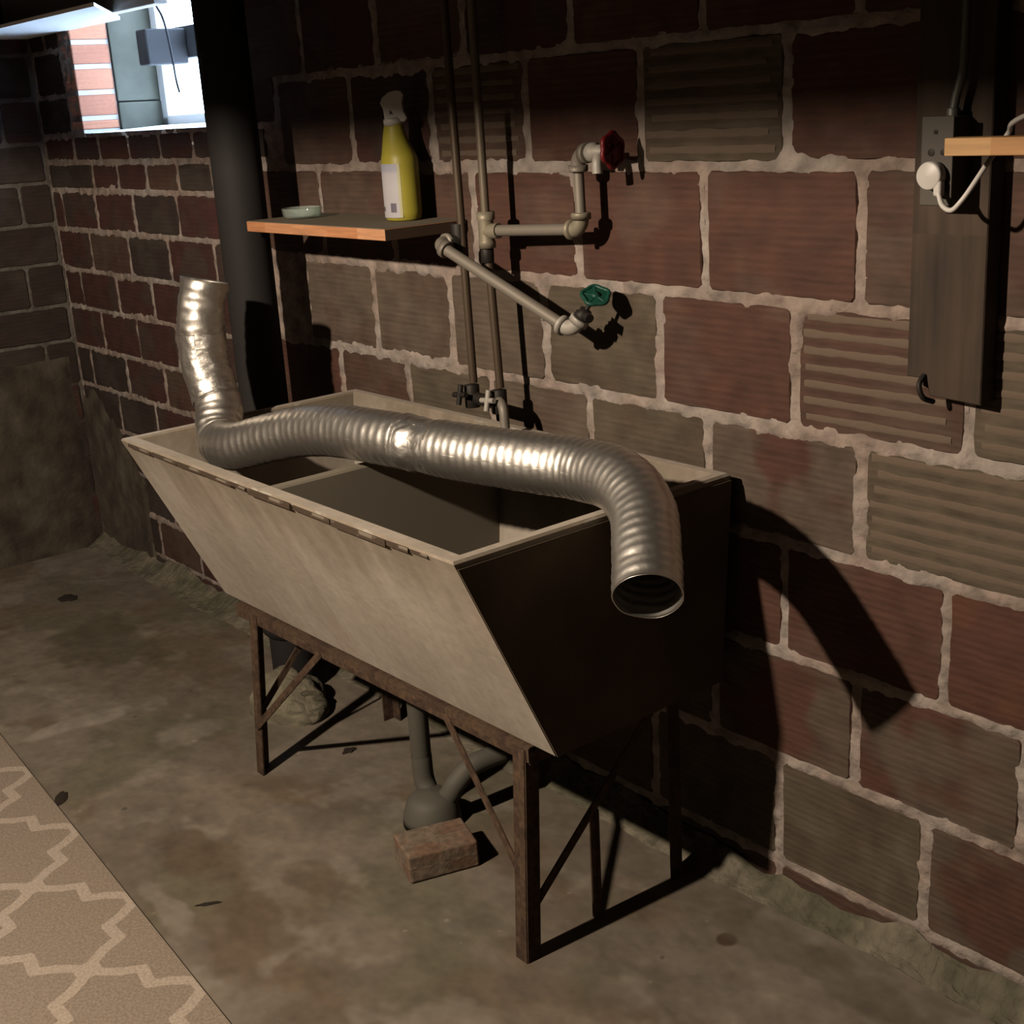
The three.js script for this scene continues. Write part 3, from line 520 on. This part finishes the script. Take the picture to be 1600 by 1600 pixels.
{
  const t = thing('cold_water_pipe', 'left thin water pipe with a branch sloping down to a green handled tap', 'water pipe');
  mesh('riser_pipe', rod(V(AX - 0.006, 2.11, PZ), V(AX + 0.014, 0.874, PZ), PR, 16), agedCopper, t);
  mesh('tee', [turned(V(AX, 1.118, PZ), V(0, 1, 0), [[0, 0], [0, 0.016], [0.07, 0.016], [0.07, 0]], 16), turned(V(AX, 1.155, PZ), V(0, 0, 1), [[0, 0.014], [0.03, 0.014], [0.03, 0]], 16)], darkMetal, t);
  const E1 = V(AX - 0.004, 1.155, 0.132), E2 = V(-1.745, 1.008, 0.088), s = E2.clone().sub(E1).normalize();
  elbow(E1, V(0, 0, -1), s, 0.0155, 0.0135, galv, t);
  mesh('branch_pipe', rod(E1.clone().addScaledVector(s, 0.02), E2.clone().addScaledVector(s, -0.02), 0.0112, 18), galv, t);
  const u = d(0.52, 0.80, -0.28);
  elbow(E2, s.clone().negate(), u, 0.0165, 0.0145, solderWhite, t);
  const v0 = E2.clone().addScaledVector(u, 0.026), val = mesh('valve', [turned(v0, u, [[0, 0], [0, 0.014], [0.012, 0.015], [0.014, 0.011], [0.022, 0.0115], [0.024, 0]], 16), rod(v0.clone().addScaledVector(u, 0.013), v0.clone().addScaledVector(u, 0.013).add(V(0.022, -0.006, 0.006)), 0.0085, 12), rod(v0.clone().addScaledVector(u, 0.02), v0.clone().addScaledVector(u, 0.052), 0.0042, 10)], darkMetal, t);
  handwheel(v0.clone().addScaledVector(u, 0.054), d(0.45, 0.85, 0.32), 0.0235, mat([0.012, 0.115, 0.075], 0.5), val);
}
{
  const t = thing('hot_water_pipe', 'right thin water pipe with a branch stepping up to a red handled tap', 'water pipe');
  mesh('riser_pipe', rod(V(BX - 0.006, 2.11, PZ), V(BX, 1.2, PZ), PR, 16), mat([0.30, 0.24, 0.175], 0.5, { metalness: 0.3 }), t);
  mesh('riser_pipe', rod(V(BX, 1.15, PZ), V(BX + 0.012, 0.874, PZ), PR, 16), agedCopper, t);
  mesh('tee', [turned(V(BX, 1.145, PZ), V(0, 1, 0), [[0, 0], [0, 0.0165], [0.013, 0.0165], [0.014, 0.0145], [0.052, 0.0145], [0.053, 0.0175], [0.068, 0.0175], [0.068, 0]], 18), rod(V(BX, 1.176, PZ), V(BX + 0.032, 1.178, PZ - 0.004), 0.0145, 16)], brassy, t);
  mesh('coupling', turned(V(BX - 0.002, 1.118, PZ), V(0, 1, 0), [[0, 0], [0, 0.013], [0.03, 0.013], [0.03, 0]], 14), darkMetal, t);
  const E1 = V(-1.735, 1.186, 0.064), E2 = V(-1.737, 1.315, 0.064), nx = V(1, 0, 0), up = V(0, 1, 0);
  mesh('branch_pipe', rod(V(BX + 0.02, 1.178, PZ - 0.003), V(E1.x - 0.015, E1.y, E1.z), 0.0105, 16), galv, t);
  elbow(E1, d(-1, -0.03, 0.06), up, 0.016, 0.0142, brassy, t);
  mesh('branch_pipe', rod(V(E1.x, E1.y + 0.015, E1.z), V(E2.x, E2.y - 0.015, E2.z), 0.0095, 16), galv, t);
  elbow(E2, V(0, -1, 0), d(1, 0.07, 0.1), 0.0155, 0.0132, galv, t);
  const v0 = E2.clone().add(V(0.022, 0.002, 0.002)), val = mesh('valve', [turned(v0, d(1, 0.05, 0.05), [[0, 0], [0, 0.011], [0.014, 0.011], [0.015, 0.0165], [0.027, 0.0165], [0.03, 0.012], [0.044, 0.012], [0.046, 0.006], [0.066, 0.005], [0.066, 0]], 18), tube([v0.clone().add(V(0.036, 0, 0)), v0.clone().add(V(0.042, -0.014, 0.012)), v0.clone().add(V(0.044, -0.034, 0.014))], 0.009, 12, 12)], solderWhite, t);
  handwheel(v0.clone().add(V(0.072, 0.004, 0.004)), d(1, 0.05, -0.13), 0.0265, mat([0.30, 0.012, 0.016], 0.45), val, 6);
}
{
  const t = thing('tub_faucet', 'old wall faucet with cross handles partly hidden behind the duct', 'faucet');
  const y = 0.845, z = 0.085;
  mesh('body', [rod(V(AX + 0.012, y, z), V(BX + 0.016, y - 0.003, z), 0.0125, 16), turned(V(AX + 0.013, y - 0.02, z), V(0, 1, 0), [[0, 0], [0, 0.0155], [0.045, 0.0155], [0.047, 0]], 16), turned(V(BX + 0.013, y - 0.02, z), V(0, 1, 0), [[0, 0], [0, 0.0155], [0.045, 0.0155], [0.047, 0]], 16)], darkMetal, t);
  for (const x of [AX + 0.012, BX + 0.014]) {
    const h = mesh('handle', [rod(V(x, y + 0.004, z), V(x, y + 0.010, z + 0.03), 0.006, 10), rod(V(x - 0.020, y + 0.008, z + 0.03), V(x + 0.020, y + 0.012, z + 0.03), 0.0055, 10), rod(V(x, y - 0.010, z + 0.035), V(x, y + 0.030, z + 0.026), 0.0055, 10)], x < -2.03 ? darkMetal : solderWhite, t);
  }
  mesh('spout', tube([V(-1.985, y, z), V(-1.962, y + 0.006, z + 0.008), V(-1.942, y - 0.004, z + 0.016), V(-1.934, y - 0.045, z + 0.02)], 0.0095, 24, 14), galv, t);
}

// ---------------------------------------------------------------- drain under the tub, half brick, rug, scraps
{
  const t = thing('drain_pipe', 'grey drain pipe dropping from the tub to a floor trap', 'drain pipe');
  const lead = mat([0.20, 0.185, 0.15], 0.7, { metalness: 0.2 });
  mesh('tailpiece', turned(V(-2.035, 0.10, 0.30), V(0, 1, 0), [[0, 0], [0, 0.021], [0.20, 0.021], [0.21, 0.028], [0.24, 0.028], [0.24, 0.03], [0.285, 0.03], [0.285, 0]], 20), lead, t);
  mesh('trap', [new THREE.TubeGeometry(new THREE.CatmullRomCurve3([V(-2.035, 0.13, 0.30), V(-2.03, 0.07, 0.30), V(-2.005, 0.042, 0.30), V(-1.97, 0.052, 0.29), V(-1.955, 0.085, 0.275), V(-1.945, 0.115, 0.24), V(-1.93, 0.125, 0.17)]), 40, 0.022, 16, false)], lead, t);
  const p = turned(V(-1.99, 0, 0.315), V(0, 1, 0), [[0, 0], [0, 0.062], [0.02, 0.06], [0.05, 0.052], [0.066, 0.036], [0.07, 0]], 28);
  mesh('trap_bowl', p, lead, t);
}
{
  const t = mesh('half_brick', [(() => { const g = new RoundedBoxGeometry(0.142, 0.058, 0.098, 4, 0.006), p = g.attributes.position; for (let i = 0; i < p.count; i++) p.setXYZ(i, p.getX(i) + 0.003 * N(p.getX(i) * 30, p.getY(i) * 30, p.getZ(i) * 30), p.getY(i) + 0.002 * N(p.getX(i) * 40, 3, p.getZ(i) * 40), p.getZ(i) + 0.003 * N(p.getY(i) * 30, p.getX(i) * 30, 2)); g.computeVertexNormals(); return metreUV(g); })()],
    mat([1, 1, 1], 0.9, { map: colorTex(256, 256, 0.3, 0.3, (x, y) => mul3(mix3([0.30, 0.175, 0.115], [0.33, 0.245, 0.175], smooth(-0.15, 0.2, fbm(x * 14, y * 14, 4))), clamp(1 + 0.8 * fbm(x * 60, y * 60, 1), 0.5, 1.5))), bumpMap: mortarBump, bumpScale: 0.0015 }));
  t.position.set(-1.858, 0.0295, 0.402); t.rotation.y = 1.26; tag(t, 'broken half brick lying on the floor beneath the tub', 'brick');
}
{
  const P = 0.331, Q = 0.296;
  const g = new THREE.Path();
  const segs = [];                                                    // centre line of one trellis edge, repeated by mirror
  const edge = (sx, sy) => { const A = [[0, 0], [0.024, 0.022], [0.043, 0.046], [0.0575, 0.0765]], full = [...A, ...A.slice().reverse().map(([x, y]) => [P / 2 - x, Q / 2 - y])]; for (let i = 0; i + 1 < full.length; i++) segs.push([full[i][0] * sx, full[i][1] * sy, full[i + 1][0] * sx, full[i + 1][1] * sy]); };
  edge(1, 1); edge(-1, 1); edge(1, -1); edge(-1, -1);
  const all = []; for (const [ox, oy] of [[0, 0], [P, 0], [0, Q], [P, Q], [P / 2, Q / 2], [-P / 2, Q / 2], [P / 2, -Q / 2]]) for (const s of segs) all.push([s[0] + ox, s[1] + oy, s[2] + ox, s[3] + oy]);
  const tex = colorTex(512, 458, P, Q, (x, y) => {
    let dm = 1; for (const [a, b, c, e] of all) { const ux = c - a, uy = e - b, t = clamp(((x - a) * ux + (y - b) * uy) / (ux * ux + uy * uy)); dm = Math.min(dm, Math.hypot(x - a - ux * t, y - b - uy * t)); }
    const k = 1 - smooth(0.0100, 0.0122, Math.min(dm, Math.hypot(x - P / 2, y - Q / 2) - 0.012, Math.hypot(Math.min(x, P - x), Math.min(y, Q - y)) - 0.012));
    return mul3(mix3([0.47, 0.37, 0.285], [0.72, 0.59, 0.475], k), clamp(1 + 0.35 * N(x * 200, y * 200, 1), 0.85, 1.15));
  });
  const w = 3.2, dpt = 2.2, geo = new RoundedBoxGeometry(w, 0.006, dpt, 1, 0.0028); metreUV(geo);
  const ruv = geo.attributes.uv; for (let i = 0; i < ruv.count; i++) ruv.setXY(i, ruv.getX(i) + 1.4915, ruv.getY(i) + dpt / 2 - 0.139);
  const o = mesh('area_rug', geo, mat([1, 1, 1], 0.95, { map: tex, sheen: 0.2 }));
  const ang = -Math.atan2(0.093, 1.314), e0 = V(-1.728, 0, 0.94);       // right end of the seen edge
  o.rotation.y = ang;
  const along = V(Math.cos(ang), 0, -Math.sin(ang)), into = V(Math.sin(ang), 0, Math.cos(ang));
  const c = V(-2.285, 0, 1.028).addScaledVector(along, 0.1085).addScaledVector(into, dpt / 2 - 0.139);
  o.position.set(c.x, 0.0035, c.z);
  tag(o, 'flat tan rug with pale trellis pattern on the concrete floor', 'rug');
}
{
  const scrap = mat([0.035, 0.022, 0.014], 0.9), put = (x, z, s, label, turn) => {
    const g = new THREE.IcosahedronGeometry(1, 2), p = g.attributes.position; for (let i = 0; i < p.count; i++) { const k = 1 + 0.7 * N(p.getX(i) * 1.3 + x * 9, p.getY(i), p.getZ(i) * 1.3 + z * 7); p.setXYZ(i, p.getX(i) * k * s[0], Math.max(-0.2, p.getY(i)) * s[1], p.getZ(i) * k * s[2]); }
    g.computeVertexNormals(); const o = mesh('dirt_scrap', g, scrap); o.position.set(x, 0.001, z); o.rotation.y = turn; tag(o, label, 'debris'); };
  put(-3.9, 0.335, [0.028, 0.006, 0.03], 'dark dry leaf scrap on the floor near the left wall', 0.4);
  put(-2.659, 0.845, [0.012, 0.004, 0.032], 'dark narrow scrap on the floor beside the rug', 0.9);
  put(-2.054, 0.797, [0.004, 0.003, 0.026], 'thin dark twig on the floor right of the rug edge', -0.5);
  put(-2.381, 0.269, [0.012, 0.005, 0.016], 'small dark crumb on the floor behind the left stand leg', 0);
}

// ---------------------------------------------------------------- plank, outlet box, plug and cord, right shelf
{
  const sh = new THREE.Shape(); [[-1.078, 0.998], [-1.058, 0.998], [-1.056, 0.988], [-1.043, 0.984], [-1.040, 0.974], [-0.962, 0.970], [-0.968, 2.11], [-1.074, 2.11]].forEach(([x, y], i) => i ? sh.lineTo(x, y) : sh.moveTo(x, y));
  const g = new THREE.ExtrudeGeometry(sh, { depth: 0.032, bevelEnabled: true, bevelThickness: 0.002, bevelSize: 0.0015, bevelSegments: 1 }); g.translate(0, 0, 0.0055);
  const t = thing('wall_plank', 'dark upright wooden plank with a broken lower end fixed to the block wall', 'plank');
  mesh('board', g, darkTimber, t);
  mesh('hook', tube([V(-1.050, 1.002, 0.04), V(-1.05, 0.99, 0.052), V(-1.045, 0.972, 0.05), V(-1.040, 0.962, 0.03)], 0.004, 16, 8), darkMetal, t);
}
{
  const t = thing('outlet_box', 'grey metal outlet box with conduit on the upright plank', 'outlet box', [-1.012, 1.30, 0.04]);
  const grey = mat([0.15, 0.13, 0.108], 0.6, { metalness: 0.3 });
  mesh('box', box([-0.0245, -0.055, 0], [0.0205, 0.056, 0.042], 0.004), grey, t);
  mesh('cover_plate', box([-0.026, -0.057, 0.042], [0.022, 0.058, 0.0455], 0.0015), grey, t);
  mesh('screw', turned(V(-0.004, 0.038, 0.0455), V(0, 0, 1), [[0, 0.003], [0.001, 0.003], [0.0015, 0]], 10), darkMetal, t);
  mesh('socket', [turned(V(-0.010, 0.012, 0.0455), V(0, 0, 1), [[0, 0.005], [0.001, 0.005], [0.001, 0]], 12), turned(V(0.008, 0.012, 0.0455), V(0, 0, 1), [[0, 0.004], [0.001, 0.004], [0.001, 0]], 12)], darkMetal, t);
  mesh('conduit', [tube([V(0.004, 0.055, 0.02), V(0.006, 0.075, 0.02), V(0.016, 0.115, 0.02), V(0.0175, 0.16, 0.02), V(0.018, 0.81, 0.02)], 0.0058, 60, 12), turned(V(0.004, 0.054, 0.02), V(0, 1, 0), [[0, 0.009], [0.012, 0.009], [0.013, 0.006]], 14)], mat([0.30, 0.30, 0.27], 0.5, { metalness: 0.5 }), t);
}
{
  const t = thing('power_cord', 'white cord with a round white plug in the outlet box', 'cord');
  mesh('plug', [turned(V(-1.015, 1.283, 0.0857), V(0, 0, 1), [[0, 0], [0, 0.017], [0.004, 0.0185], [0.014, 0.0185], [0.018, 0.0165], [0.019, 0]], 28), box([-1.008, 1.256, 0.089], [-0.996, 1.278, 0.102], 0.004)], whitePlastic, t);
  mesh('cord', tube([V(-1.003, 1.268, 0.097), V(-0.998, 1.256, 0.100), V(-0.990, 1.245, 0.104), V(-0.976, 1.240, 0.106), V(-0.963, 1.252, 0.104), V(-0.944, 1.292, 0.085), V(-0.938, 1.318, 0.062), V(-0.930, 1.334, 0.055), V(-0.915, 1.345, 0.075), V(-0.890, 1.355, 0.085), V(-0.84, 1.366, 0.085), V(-0.76, 1.36, 0.08), V(-0.72, 1.341, 0.08)], 0.0034, 110, 10), whitePlastic, t);
}
{
  const t = thing('side_shelf', 'short pale wooden shelf board at the right edge above the white cord', 'shelf');
  mesh('board', box([-0.962, 1.311, 0.118], [-0.35, 1.333, 0.150], 0.0015), paleWood, t);
  for (const x of [-0.72, -0.45]) mesh('bracket', bar(V(x, 1.309, 0.004), V(x, 1.309, 0.14), 0.02, 0.004, V(1, 0, 0)), darkMetal, t);
}

// ---------------------------------------------------------------- bare bulb hanging by the joists behind the camera
{
  const t = thing('ceiling_bulb', 'bare warm light bulb hanging from the ceiling joists in front of the tub', 'lamp', LAMP.toArray());
  const glow = mat([1, 0.9, 0.75], 0.4, { emissive: LAMP_COLOR.clone(), emissiveIntensity: 8 });
  mesh('bulb', new THREE.SphereGeometry(0.028, 24, 16), glow, t);
  mesh('socket', turned(V(0, 0.026, 0), V(0, 1, 0), [[0, 0], [0, 0.018], [0.045, 0.02], [0.05, 0.012], [0.144, 0.006], [0.144, 0]], 20), darkMetal, t);
  const l = new THREE.PointLight(LAMP_COLOR, LAMP_POWER, 0, 2); l.castShadow = true; l.shadow.radius = 1.5; l.shadow.mapSize.set(2048, 2048); l.shadow.bias = -0.0005; t.add(l);
}
renderer.render(scene, camera);
